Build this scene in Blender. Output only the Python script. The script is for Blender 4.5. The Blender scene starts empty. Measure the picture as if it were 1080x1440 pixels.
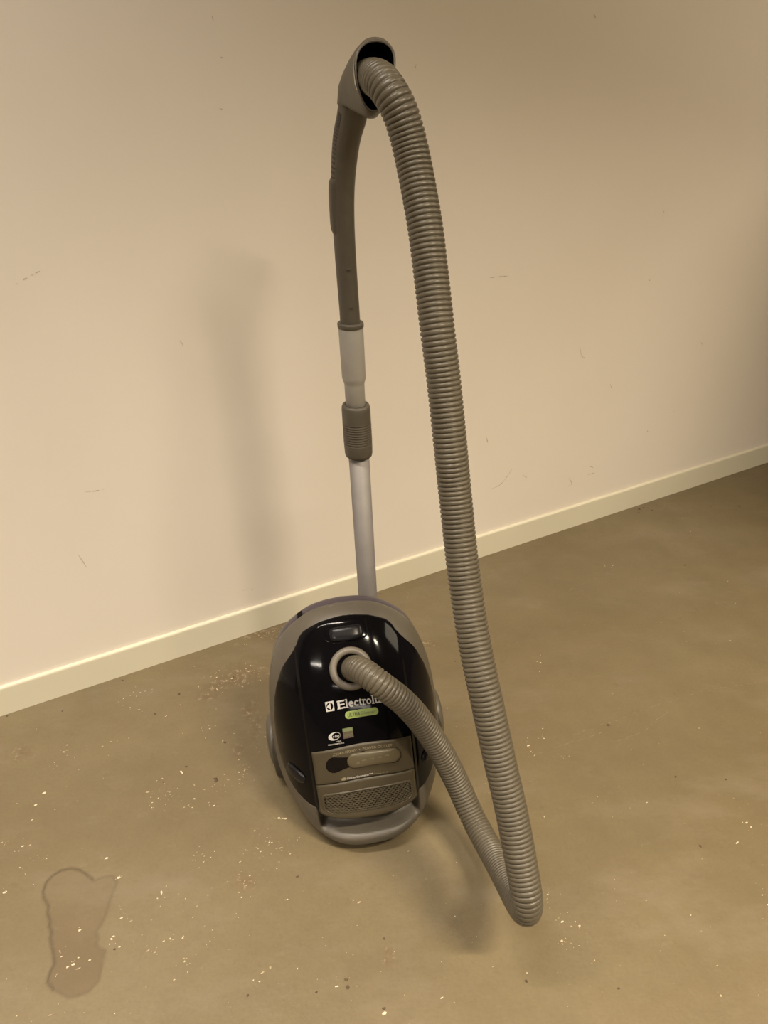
import bpy, math, random
import numpy as np
from mathutils import Vector, Matrix
random.seed(7)
SC = bpy.context.scene
COL = SC.collection

# ---------------------------------------------------------------- camera, world, lamps, exposure
cam_d = bpy.data.cameras.new('camera'); cam = bpy.data.objects.new('camera', cam_d); COL.objects.link(cam)
cam.location = (0, 0, 1.15); cam.rotation_euler = (math.radians(60), 0, 0)
cam_d.sensor_fit = 'VERTICAL'; cam_d.sensor_height = 24; cam_d.lens = 24 * 1100 / 1440
cam_d.clip_start = .02
SC.camera = cam

W_ = bpy.data.worlds.new('world'); SC.world = W_; W_.use_nodes = True
W_.node_tree.nodes['Background'].inputs[0].default_value = (1, .80, .56, 1)
W_.node_tree.nodes['Background'].inputs[1].default_value = .10

def lamp(name, loc, target, sx, sy, power, color=(1, .85, .655), spread=180, rz=None):
    d = bpy.data.lights.new(name, 'AREA'); d.shape = 'RECTANGLE'; d.size = sx; d.size_y = sy
    d.energy = power; d.color = color; d.spread = math.radians(spread)
    o = bpy.data.objects.new(name, d); COL.objects.link(o); o.location = loc
    q = (Vector(target) - Vector(loc)).to_track_quat('-Z', 'Y'); o.rotation_euler = q.to_euler()
    return o
WARM, PALE = (1, .845, .62), (1, .90, .775)
LAMPS = [((1.15, -.25, 2.62), .8, .06, 56, 112, WARM), ((-.8, .45, 2.62), 1.4, .06, 16, 92, PALE), ((-1.9, -1.3, 2.62), 1.2, .06, 48, 124, PALE),
         ((-.2, -3.4, 2.62), 1.2, .06, 30, 150, PALE), ((3.6, 1.1, 2.62), 2.4, 1.4, 80, 165, WARM),
         ((1.8, -9.5, 2.62), 1.2, .06, 120, 170, PALE), ((2.9, -9.8, 2.62), 1.2, .06, 120, 170, PALE)]
for p, sx, sy, e, sp, co in LAMPS: lamp('ceiling_lamp', p, (p[0], p[1] + .001, 0), sx, sy, e, color=co, spread=sp)

SC.view_settings.view_transform = 'Standard'; SC.view_settings.look = 'None'
SC.view_settings.gamma = 1; SC.view_settings.use_curve_mapping = False
SC.view_settings.exposure = 0.16

# ---------------------------------------------------------------- materials
def mat(name, col, rough=.5, metal=0, coat=0, noise=0, nscale=60, bump=0, bscale=300, spec=.5, ior=1.5):
    m = bpy.data.materials.new(name); m.use_nodes = True; t = m.node_tree; b = t.nodes['Principled BSDF']
    b.inputs['Base Color'].default_value = (*col, 1); b.inputs['Roughness'].default_value = rough
    b.inputs['Metallic'].default_value = metal; b.inputs['Coat Weight'].default_value = coat
    b.inputs['Coat Roughness'].default_value = .05; b.inputs['Specular IOR Level'].default_value = spec
    b.inputs['IOR'].default_value = ior
    tc = t.nodes.new('ShaderNodeTexCoord')
    if noise:
        n = t.nodes.new('ShaderNodeTexNoise'); n.inputs['Scale'].default_value = nscale; n.inputs['Detail'].default_value = 5
        r = t.nodes.new('ShaderNodeValToRGB')
        r.color_ramp.elements[0].color = (*[c * (1 - noise) for c in col], 1); r.color_ramp.elements[0].position = .3
        r.color_ramp.elements[1].color = (*[min(1, c * (1 + noise)) for c in col], 1); r.color_ramp.elements[1].position = .7
        t.links.new(tc.outputs['Object'], n.inputs['Vector']); t.links.new(n.outputs[0], r.inputs[0]); t.links.new(r.outputs[0], b.inputs['Base Color'])
    if bump:
        n = t.nodes.new('ShaderNodeTexNoise'); n.inputs['Scale'].default_value = bscale; n.inputs['Detail'].default_value = 3
        u = t.nodes.new('ShaderNodeBump'); u.inputs['Strength'].default_value = bump; u.inputs['Distance'].default_value = .001
        t.links.new(tc.outputs['Object'], n.inputs['Vector']); t.links.new(n.outputs[0], u.inputs['Height']); t.links.new(u.outputs[0], b.inputs['Normal'])
    return m
M = dict(
    black=mat('glossy_black_plastic', (.0030, .0027, .0036), .09, noise=.1, spec=.5, ior=1.22),
    softblack=mat('soft_black_plastic', (.008, .0075, .009), .26, noise=.1, ior=1.32),
    frame=mat('grey_plastic', (.092, .080, .062), .42, noise=.05, bump=.15, bscale=900),
    base=mat('purple_grey_plastic', (.060, .048, .060), .4, noise=.08),
    bronze=mat('bronze_grey_plastic', (.062, .050, .030), .42, noise=.05, bump=.1, bscale=900),
    slide=mat('bronze_slider_plastic', (.098, .080, .047), .36, noise=.05),
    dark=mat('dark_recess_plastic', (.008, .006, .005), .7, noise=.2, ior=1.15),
    tyre=mat('dark_olive_rubber', (.035, .029, .018), .6, noise=.1),
    hose=mat('taupe_hose_plastic', (.092, .078, .055), .38, noise=.06, nscale=30),
    ring=mat('light_grey_plastic', (.150, .131, .106), .4, noise=.05),
    handle=mat('taupe_handle_plastic', (.078, .067, .051), .45, noise=.06, bump=.2, bscale=900),
    inner=mat('dark_hood_lining', (.020, .015, .011), .7, noise=.2),
    metal=mat('brushed_aluminium', (.235, .220, .212), .58, metal=.45, noise=.05, nscale=40),
    plast=mat('pale_grey_tube_plastic', (.30, .285, .26), .45, noise=.04),
    ribs=mat('dark_grip_rib', (.045, .038, .028), .6),
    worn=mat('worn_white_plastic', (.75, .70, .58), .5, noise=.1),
    white=mat('printed_white', (.50, .485, .47), .5, noise=.04),
    faint=mat('printed_beige', (.25, .215, .14), .5, noise=.04),
    green=mat('printed_green', (.29, .37, .115), .4, noise=.04),
    dkgreen=mat('printed_dark_green', (.05, .08, .02), .5, noise=.04),
    dullgreen=mat('printed_dull_green', (.12, .16, .07), .5, noise=.1),
    brown=mat('printed_brown', (.085, .060, .045), .5, noise=.1),
    fleck=mat('pale_paint_fleck', (.60, .52, .38), .7, noise=.15, nscale=200),
    fleckd=mat('dull_paint_fleck', (.37, .30, .20), .7, noise=.2, nscale=200),
    speck=mat('dark_dirt', (.085, .060, .036), .8, noise=.3, nscale=200),
    scratch=mat('faint_floor_scratch', (.235, .192, .130), .7, noise=.15, nscale=200),
    scuff=mat('grey_scuff', (.55, .50, .43), .8, noise=.25, nscale=200),
    board=mat('cream_painted_board', (.72, .685, .555), .42, noise=.02, nscale=4),
)

# ---------------------------------------------------------------- mesh helpers
VC_ORIGIN = Vector((-.0376, .994, 0))
def mk(name, V, F, m, parent=None, smooth=True, origin=None, kind=None, label=None):
    me = bpy.data.meshes.new(name)
    o0 = origin if origin is not None else (VC_ORIGIN if parent is not None else Vector((0, 0, 0)))
    me.from_pydata([tuple(Vector(v) - o0) for v in V], [], F); me.update()
    if smooth: me.polygons.foreach_set('use_smooth', [True] * len(me.polygons))
    me.materials.append(m)
    o = bpy.data.objects.new(name, me); COL.objects.link(o)
    if parent is not None:
        o.parent = parent
    else: o.location = o0
    if kind: o['kind'] = kind
    if label: o['label'] = label
    return o
def sub(name, V, F, m, part, **k):          # a sub-part: vertices in the same frame as its part
    return mk(name, V, F, m, part, **k)
def cat(P, closed=False, n=8):              # centripetal-like Catmull-Rom through points (last columns may be radii)
    P = [np.array(p, float) for p in P]; out = []
    Q = [2 * P[0] - P[1]] + P + [2 * P[-1] - P[-2]]
    for i in range(1, len(Q) - 2):
        a, b, c, d = Q[i - 1:i + 3]
        for k in range(n):
            t = k / n
            out.append(.5 * (2 * b + (c - a) * t + (2 * a - 5 * b + 4 * c - d) * t * t + (3 * b - a - 3 * c + d) * t ** 3))
    out.append(P[-1]); return np.array(out)
def frames(C):
    T = np.gradient(C, axis=0); T /= np.linalg.norm(T, axis=1)[:, None]
    u = np.cross(T[0], (0, 0, 1.)); u = u if np.linalg.norm(u) > .2 else np.cross(T[0], (0, 1., 0)); u /= np.linalg.norm(u)
    U = []
    for t in T:
        u = u - t * (u @ t); u /= np.linalg.norm(u); U.append(u)
    U = np.array(U); return T, U, np.cross(T, U)
def sweep(C, R, n=24, cap=True):
    T, U, B = frames(C); V = []; F = []
    a = np.linspace(0, 2 * math.pi, n, endpoint=False)
    for i in range(len(C)):
        V += [tuple(C[i] + R[i] * (math.cos(t) * U[i] + math.sin(t) * B[i])) for t in a]
    for i in range(len(C) - 1):
        for j in range(n):
            k = (j + 1) % n; F.append((i * n + j, i * n + k, (i + 1) * n + k, (i + 1) * n + j))
    if cap: F.append(tuple(range(n - 1, -1, -1))); F.append(tuple((len(C) - 1) * n + j for j in range(n)))
    return V, F
def boxm(x0, x1, y0, y1, z0, z1, bevel=0):
    V = [(x, y, z) for z in (z0, z1) for y in (y0, y1) for x in (x0, x1)]
    return V, [(0, 2, 3, 1), (4, 5, 7, 6), (0, 1, 5, 4), (2, 6, 7, 3), (0, 4, 6, 2), (1, 3, 7, 5)]
def join(parts):
    V = []; F = []
    for v, f in parts:
        k = len(V); V += list(v); F += [tuple(i + k for i in q) for q in f]
    return V, F

# ---------------------------------------------------------------- the room
WP = Vector((-.780, 1.171, 0)); WD = Vector((2.0535, 1.160, 0)).normalized(); WN = Vector((WD.y, -WD.x, 0))  # WN points into the room
def wpt(s, z, o=0): return WP + WD * s + WN * o + Vector((0, 0, z))
def wbox(s0, s1, z0, z1, o0, o1):
    V = [wpt(s, z, o) for z in (z0, z1) for o in (o0, o1) for s in (s0, s1)]
    return V, [(0, 2, 3, 1), (4, 5, 7, 6), (0, 1, 5, 4), (2, 6, 7, 3), (0, 4, 6, 2), (1, 3, 7, 5)]
def flipcheck(o):
    import bmesh
    b = bmesh.new(); b.from_mesh(o.data); bmesh.ops.recalc_face_normals(b, faces=b.faces); b.to_mesh(o.data); b.free(); return o

def wall_material():
    m = bpy.data.materials.new('painted_wall'); m.use_nodes = True; t = m.node_tree; b = t.nodes['Principled BSDF']
    tc = t.nodes.new('ShaderNodeTexCoord'); n = t.nodes.new('ShaderNodeTexNoise'); n.inputs['Scale'].default_value = 1.6; n.inputs['Detail'].default_value = 6
    r = t.nodes.new('ShaderNodeValToRGB'); r.color_ramp.elements[0].position = .35; r.color_ramp.elements[1].position = .7
    r.color_ramp.elements[0].color = (.800, .740, .665, 1); r.color_ramp.elements[1].color = (.835, .780, .710, 1)
    n2 = t.nodes.new('ShaderNodeTexNoise'); n2.inputs['Scale'].default_value = 60; n2.inputs['Detail'].default_value = 4
    u = t.nodes.new('ShaderNodeBump'); u.inputs['Strength'].default_value = .12; u.inputs['Distance'].default_value = .002
    L = t.links.new; L(tc.outputs['Object'], n.inputs[0]); L(tc.outputs['Object'], n2.inputs[0]); L(n.outputs[0], r.inputs[0]); L(r.outputs[0], b.inputs[0])
    L(n2.outputs[0], u.inputs['Height']); L(u.outputs[0], b.inputs['Normal']); b.inputs['Roughness'].default_value = .55
    return m
def floor_material():
    m = bpy.data.materials.new('worn_concrete'); m.use_nodes = True; t = m.node_tree; b = t.nodes['Principled BSDF']; L = t.links.new
    N = t.nodes.new
    tc = N('ShaderNodeTexCoord')
    def noise(s, d=6, r=.55, sx=None):
        n = N('ShaderNodeTexNoise'); n.inputs['Scale'].default_value = s; n.inputs['Detail'].default_value = d; n.inputs['Roughness'].default_value = r
        if sx:
            mp = N('ShaderNodeMapping'); mp.inputs['Scale'].default_value = sx; mp.inputs['Rotation'].default_value = (0, 0, math.radians(-22)); L(tc.outputs['Object'], mp.inputs[0]); L(mp.outputs[0], n.inputs[0])
        else: L(tc.outputs['Object'], n.inputs[0])
        return n.outputs[0]
    def ramp(x, stops):
        r = N('ShaderNodeValToRGB'); e = r.color_ramp.elements
        while len(e) < len(stops): e.new(.5)
        for q, (p, c) in zip(e, stops): q.position = p; q.color = (*c, 1) if len(c) == 3 else c
        L(x, r.inputs[0]); return r.outputs[0]
    def mix(f, a, c, mode='MIX'):
        x = N('ShaderNodeMix'); x.data_type = 'RGBA'; x.blend_type = mode
        for s, v in ((0, f), (6, a), (7, c)):
            if isinstance(v, (int, float)): x.inputs[s].default_value = v
            elif isinstance(v, tuple): x.inputs[s].default_value = (*v, 1)
            else: L(v, x.inputs[s])
        return x.outputs[2]
    def math_(op, a, c):
        x = N('ShaderNodeMath'); x.operation = op
        for s, v in ((0, a), (1, c)):
            if isinstance(v, (int, float)): x.inputs[s].default_value = v
            else: L(v, x.inputs[s])
        return x.outputs[0]
    base = ramp(noise(1.7, 8, .6), [(.32, (.152, .117, .062)), (.5, (.179, .141, .079)), (.68, (.208, .170, .104))])
    base = mix(math_('MULTIPLY', ramp(noise(7, 8, .68), [(.35, (0, 0, 0)), (.65, (1, 1, 1))]), .50), base, (.128, .098, .054))
    base = mix(math_('MULTIPLY', ramp(noise(24, 6, .7, (1, 2.4, 1)), [(.58, (0, 0, 0)), (.72, (1, 1, 1))]), .16), base, (.27, .235, .17))
    base = mix(math_('MULTIPLY', ramp(noise(40, 5, .7), [(.60, (0, 0, 0)), (.70, (1, 1, 1))]), .30), base, (.115, .083, .047))
    base = mix(math_('MULTIPLY', ramp(noise(170, 4, .7), [(.45, (0, 0, 0)), (.65, (1, 1, 1))]), .16), base, (.09, .07, .04))
    base = mix(math_('MULTIPLY', ramp(noise(3.2, 7, .7, (1, 2.2, 1)), [(.52, (0, 0, 0)), (.66, (1, 1, 1))]), .30), base, (.235, .195, .145))
    at = N('ShaderNodeAttribute'); at.attribute_name = 'stain'
    rim = N('ShaderNodeAttribute'); rim.attribute_name = 'rim'
    wr = N('ShaderNodeAttribute'); wr.attribute_name = 'worn'
    base = mix(math_('MULTIPLY', at.outputs['Fac'], .60), base, (.110, .074, .040))
    base = mix(math_('MULTIPLY', rim.outputs['Fac'], .70), base, (.050, .036, .018))
    wf = math_('MULTIPLY', wr.outputs['Fac'], ramp(noise(70, 5, .7), [(.42, (0, 0, 0)), (.56, (1, 1, 1))]))
    base = mix(math_('MULTIPLY', wf, .65), base, (.130, .078, .042))
    wf2 = math_('MULTIPLY', wr.outputs['Fac'], ramp(noise(95, 3, .6), [(.56, (0, 0, 0)), (.62, (1, 1, 1))]))
    base = mix(math_('MULTIPLY', wf2, .6), base, (.40, .33, .23))
    # tiny pale specks everywhere
    vo = N('ShaderNodeTexVoronoi'); vo.inputs['Scale'].default_value = 55; L(tc.outputs['Object'], vo.inputs[0])
    sp = math_('MULTIPLY', ramp(vo.outputs['Distance'], [(.05, (1, 1, 1)), (.085, (0, 0, 0))]), ramp(noise(5, 4, .6), [(.52, (0, 0, 0)), (.62, (1, 1, 1))]))
    base = mix(math_('MULTIPLY', sp, .5), base, (.36, .30, .20))
    L(base, b.inputs[0])
    L(ramp(noise(3, 6), [(.3, (.38, .38, .38)), (.7, (.52, .52, .52))]), b.inputs['Roughness'])
    u = N('ShaderNodeBump'); u.inputs['Strength'].default_value = .35; u.inputs['Distance'].default_value = .002
    L(noise(45, 9, .75), u.inputs['Height']); L(u.outputs[0], b.inputs['Normal'])
    return m

BRIGHT= [(-0.6404, 0.8651, 0.01, 0.011, 8), (-0.6093, 0.8596, 0.01, 0.008, 7), (-0.5686, 0.8405, 0.009, 0.005, 5), (-0.5978, 0.7963, 0.023, 0.025, 8), (-0.4615, 0.8392, 0.014, 0.003, 6), (-0.4322, 0.8039, 0.007, 0.003, 4), (-0.3967, 0.7357, 0.011, 0.009, 4), (-0.4569, 0.664, 0.015, 0.005, 7), (-0.4647, 0.7151, 0.003, 0.003, 3), (-0.4808, 0.6842, 0.004, 0.006, 5), (-0.4767, 0.6465, 0.003, 0.003, 3), (-0.4069, 0.6962, 0.009, 0.013, 7), (-0.3466, 0.6907, 0.015, 0.015, 8), (-0.3376, 0.7653, 0.016, 0.012, 10), (-0.3082, 0.8419, 0.019, 0.013, 14), (-0.2024, 0.8486, 0.036, 0.016, 22), (-0.2203, 0.809, 0.023, 0.018, 16), (-0.3172, 0.7017, 0.021, 0.005, 8), (-0.2916, 0.6588, 0.01, 0.01, 7), (-0.1746, 0.6404, 0.012, 0.008, 5), (-0.2623, 0.7242, 0.066, 0.055, 25), (-0.399, 0.9814, 0.018, 0.031, 22), (-0.3471, 0.9687, 0.018, 0.022, 14), (-0.2656, 1.0226, 0.013, 0.023, 18), (-0.2878, 0.9976, 0.021, 0.023, 14), (-0.3041, 0.9453, 0.01, 0.008, 5), (-0.1808, 0.9196, 0.01, 0.003, 6), (-0.175, 0.8693, 0.022, 0.011, 14), (-0.201, 0.8833, 0.015, 0.014, 10), (-0.3513, 1.1207, 0.028, 0.026, 12), (-0.2559, 1.0928, 0.019, 0.036, 14), (-0.2272, 1.1398, 0.011, 0.034, 8), (-0.419, 0.9735, 0.01, 0.008, 6), (-0.5662, 1.0483, 0.054, 0.051, 14), (-0.6205, 1.031, 0.013, 0.017, 10), (-0.6228, 1.0747, 0.011, 0.014, 6), (-0.6099, 0.95, 0.064, 0.06, 14), (-0.3238, 1.3927, 0.023, 0.02, 16), (-0.3358, 1.2746, 0.037, 0.02, 34), (-0.2993, 1.2858, 0.022, 0.027, 20), (-0.2879, 1.4259, 0.026, 0.013, 16), (-0.2566, 1.4389, 0.013, 0.01, 10), (-0.3581, 1.231, 0.03, 0.034, 12), (-0.5208, 1.1996, 0.021, 0.018, 10), (-0.5222, 1.231, 0.012, 0.011, 6), (-0.4218, 1.3202, 0.005, 0.007, 2), (-0.4677, 1.2525, 0.045, 0.043, 10), (0.1465, 1.0276, 0.016, 0.01, 9), (0.1268, 1.0142, 0.005, 0.005, 4), (0.2018, 1.0448, 0.011, 0.007, 5), (0.1924, 0.9655, 0.013, 0.016, 4), (0.2821, 1.0837, 0.01, 0.018, 7), (0.3075, 1.1113, 0.011, 0.018, 6), (0.2922, 1.0623, 0.011, 0.007, 4), (0.3387, 1.057, 0.019, 0.014, 5), (0.3457, 1.3319, 0.009, 0.019, 8), (0.3566, 1.2635, 0.015, 0.026, 5), (0.2347, 1.1996, 0.044, 0.06, 4), (0.1435, 1.1593, 0.02, 0.039, 5), (0.2656, 0.7714, 0.009, 0.012, 8), (0.2788, 0.7357, 0.008, 0.009, 8), (0.2968, 0.7219, 0.008, 0.006, 7), (0.2737, 0.6995, 0.007, 0.008, 10), (0.2933, 0.6907, 0.011, 0.006, 4), (0.3096, 0.6693, 0.008, 0.006, 3), (0.359, 0.7837, 0.016, 0.017, 5), (0.6317, 0.9093, 0.005, 0.004, 2), (0.6302, 0.8905, 0.004, 0.009, 2), (0.6046, 0.7714, 0.007, 0.019, 5), (0.6128, 1.6947, 0.026, 0.01, 6), (0.5922, 1.7014, 0.015, 0.01, 5), (0.7881, 1.5122, 0.12, 0.156, 14), (0.595, 1.1792, 0.116, 0.113, 14), (0.4365, 0.8763, 0.146, 0.152, 26), (0.4828, 0.6693, 0.084, 0.079, 18), (0.1025, 0.6384, 0.123, 0.058, 22), (-0.0615, 0.6384, 0.062, 0.058, 18), (0.023, 0.7963, 0.092, 0.072, 18), (-0.3879, 0.5994, 0.119, 0.019, 10), (-0.5049, 0.6186, 0.04, 0.038, 8), (0.2607, 1.4054, 0.098, 0.185, 8), (1.0363, 2.0782, 0.129, 0.035, 4), (0.8751, 1.8913, 0.081, 0.057, 6)]
DARK= [(0.7554, 2.0087, 0.0056), (0.7705, 2.0172, 0.0033), (0.7474, 1.9877, 0.0033), (0.7908, 2.0002, 0.0039), (0.4473, 1.1398, 0.0044), (0.0, 0.7017, 0.0028), (-0.052, 0.6304, 0.0044), (-0.0544, 0.6404, 0.0033), (0.0, 0.6013, 0.0033), (-0.3717, 1.0345, 0.0033), (-0.3101, 1.0947, 0.0039), (-0.3116, 1.0059, 0.0044), (-0.3093, 1.0009, 0.0067), (-0.7633, 1.1652, 0.0033), (-0.6559, 1.1792, 0.0028), (-0.5603, 1.2701, 0.0033), (-0.4292, 1.2289, 0.0044), (-0.4652, 1.1712, 0.0033), (-0.3247, 1.2813, 0.0033), (-0.1411, 0.8052, 0.0033), (0.9741, 2.0257, 0.0033), (1.0567, 2.0257, 0.0044), (0.791, 1.7113, 0.0033), (-0.0089, 1.5847, 0.0028), (-0.4026, 0.6853, 0.0028), (-0.1939, 0.6186, 0.0028), (0.2051, 0.6384, 0.0033), (0.6317, 1.0042, 0.0028), (0.5406, 1.0108, 0.0033), (0.1571, 1.3319, 0.0022), (0.3358, 0.6284, 0.0033), (0.5347, 0.8623, 0.0033), (-0.0963, 0.6235, 0.0028), (-0.4055, 0.9976, 0.0022)]
WORN= [(-0.2933, 1.2971, 0.034, 0.018), (-0.3205, 1.2746, 0.024, 0.013), (-0.3482, 1.2591, 0.024, 0.009), (-0.2876, 1.4233, 0.033, 0.013), (-0.3621, 1.2525, 0.018, 0.011), (-0.2556, 1.1398, 0.007, 0.023), (-0.2806, 1.0747, 0.007, 0.011), (-0.2757, 1.1792, 0.01, 0.018), (-0.2242, 0.7963, 0.012, 0.01), (0.0972, 1.3927, 0.019, 0.008), (-0.6945, 1.0658, 0.014, 0.012), (0.0053, 0.6746, 0.006, 0.009), (-0.2505, 1.4574, 0.03, 0.013), (-0.3709, 1.2204, 0.015, 0.01), (0.4782, 0.6284, 0.031, 0.01), (0.3967, 0.7357, 0.015, 0.009)]
SCR= [[(0.3476, 1.102), (0.4569, 1.1495), (0.5722, 1.1996), (0.6901, 1.2417), (0.8183, 1.2679)], [(0.271, 1.057), (0.3596, 1.0928), (0.4356, 1.1207)], [(0.4634, 1.5998), (0.5479, 1.6558), (0.5955, 1.6849)], [(0.7634, 1.7909), (0.8115, 1.8198), (0.8419, 1.8345)], [(0.1138, 0.9423), (0.2073, 0.9814), (0.2892, 1.0059)], [(-0.4195, 0.7569), (-0.3999, 0.7392), (-0.3856, 0.7276)], [(0.4426, 1.0928), (0.5058, 1.1207), (0.5805, 1.1792)]]
WM= [[(0.5844, 1.211), (0.5859, 1.2035)], [(0.5923, 1.1549), (0.5969, 1.1529)], [(0.5819, 1.0815), (0.5901, 1.0782)], [(0.2135, 0.8371), (0.2327, 0.8461), (0.2539, 0.8539)], [(1.1609, 0.7367), (1.184, 0.737), (1.2155, 0.735)], [(1.1844, 0.3491), (1.19, 0.3325)], [(1.4758, 0.1625), (1.4892, 0.1414), (1.4748, 0.1364)], [(0.2501, 0.4462), (0.2693, 0.4441), (0.2864, 0.4442)], [(1.6696, 0.8389), (1.6688, 0.8228)], [(1.6559, 0.6754), (1.6617, 0.6712)], [(1.8988, 0.4786), (1.9108, 0.4666)], [(1.9497, 0.5623), (1.9556, 0.5615)], [(1.5779, 0.414), (1.5855, 0.4007)], [(1.544, 0.1826), (1.5642, 0.171)], [(1.5437, 0.154), (1.5749, 0.155)], [(1.7507, 0.2439), (1.7553, 0.2363)], [(1.8432, 0.2789), (1.848, 0.2823)], [(1.274, 0.2389), (1.2431, 0.2056), (1.21, 0.1977)], [(1.3114, 0.2129), (1.3293, 0.2)], [(0.213, 0.3176), (0.2229, 0.2844)], [(0.3138, 0.1176), (0.3147, 0.1134)], [(0.5295, 0.121), (0.5561, 0.1155)], [(1.3765, 1.2298), (1.3834, 1.2227)], [(0.9629, 1.1443), (0.9615, 1.1375)], [(1.4532, 0.534), (1.4641, 0.5103), (1.4746, 0.503)], [(0.4647, 0.7062), (0.4711, 0.6945)], [(1.7162, -0.0503), (1.7332, -0.0628)]]
HOSE= [(-0.05, 0.957, 0.3075), (-0.044, 0.9269, 0.3354), (-0.0333, 0.9023, 0.3528), (-0.0191, 0.8861, 0.3547), (0.0, 0.8787, 0.3419), (0.0291, 0.8824, 0.3084), (0.0585, 0.8887, 0.2594), (0.0936, 0.8929, 0.1866), (0.1206, 0.8863, 0.125), (0.1433, 0.8567, 0.0839), (0.1602, 0.8212, 0.0723), (0.1734, 0.7827, 0.0757), (0.184, 0.7225, 0.1015), (0.1894, 0.6674, 0.136), (0.1905, 0.639, 0.1668), (0.1882, 0.6383, 0.1955), (0.1823, 0.6545, 0.227), (0.167, 0.6927, 0.2977), (0.1518, 0.7208, 0.3553), (0.1319, 0.7575, 0.4362), (0.119, 0.79, 0.4883), (0.1099, 0.8194, 0.5349), (0.1012, 0.8481, 0.5889), (0.0909, 0.8802, 0.6702), (0.0836, 0.8951, 0.7294), (0.0734, 0.918, 0.8095), (0.0651, 0.9318, 0.8643), (0.0553, 0.9627, 0.9367), (0.0475, 0.9831, 0.9869), (0.0322, 1.013, 1.0568), (0.019, 1.0201, 1.0977), (0.0074, 1.026, 1.1172), (-0.0033, 1.0445, 1.129), (-0.0138, 1.0866, 1.132), (-0.0234, 1.131, 1.1289), (-0.0318, 1.172, 1.1199)]
STAIN= [(-0.5463, 0.7788), (-0.5472, 0.7963), (-0.5404, 0.809), (-0.5297, 0.8181), (-0.5147, 0.822), (-0.4998, 0.8194), (-0.4856, 0.8116), (-0.4691, 0.8001), (-0.4561, 0.8064), (-0.4418, 0.809), (-0.43, 0.7963), (-0.4309, 0.7763), (-0.4318, 0.7605), (-0.4308, 0.7462), (-0.4316, 0.7345), (-0.4342, 0.7219), (-0.4368, 0.7128), (-0.4311, 0.7017), (-0.4305, 0.6929), (-0.4231, 0.6864), (-0.415, 0.6842), (-0.4136, 0.6693), (-0.4118, 0.6537), (-0.4101, 0.6384), (-0.4196, 0.6235), (-0.4335, 0.6167), (-0.447, 0.6147), (-0.4611, 0.6206), (-0.4731, 0.6255), (-0.479, 0.6304), (-0.4863, 0.6364), (-0.4872, 0.6445), (-0.4876, 0.6537), (-0.4858, 0.663), (-0.4919, 0.6767), (-0.5002, 0.6907), (-0.5064, 0.7017), (-0.5075, 0.7106), (-0.5141, 0.7196), (-0.5169, 0.7299), (-0.526, 0.7427), (-0.5278, 0.7533), (-0.541, 0.7677)]
BIG=[(-0.6162, 0.9735, 0.0024), (-0.6214, 0.9469, 0.0018), (-0.1845, 0.9196, 0.002), (-0.1769, 0.9182, 0.0014), (-0.2706, 1.0209, 0.0016), (-0.3028, 0.9453, 0.0016), (-0.4565, 0.663, 0.002), (-0.4634, 0.6588, 0.0014), (-0.4647, 0.7151, 0.0016), (-0.4774, 0.6746, 0.0014), (-0.4346, 0.6693, 0.0015), (-0.4615, 0.8392, 0.0024), (-0.431, 0.8039, 0.0022), (-0.6043, 0.7788, 0.002), (-0.6104, 0.8623, 0.0016), (0.0, 0.5947, 0.0024), (0.2681, 0.6984, 0.0016), (0.6317, 0.9093, 0.002), (0.6356, 0.9005, 0.0014), (-0.606, 0.7775, 0.0022), (0.3, 0.7219, 0.0014), (0.2604, 0.7739, 0.0013), (0.1468, 1.031, 0.0014), (-0.1794, 0.6384, 0.0012), (-0.3029, 0.6404, 0.0012), (-0.153, 0.7653, 0.0012), (-0.2256, 0.769, 0.0012)]

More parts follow.
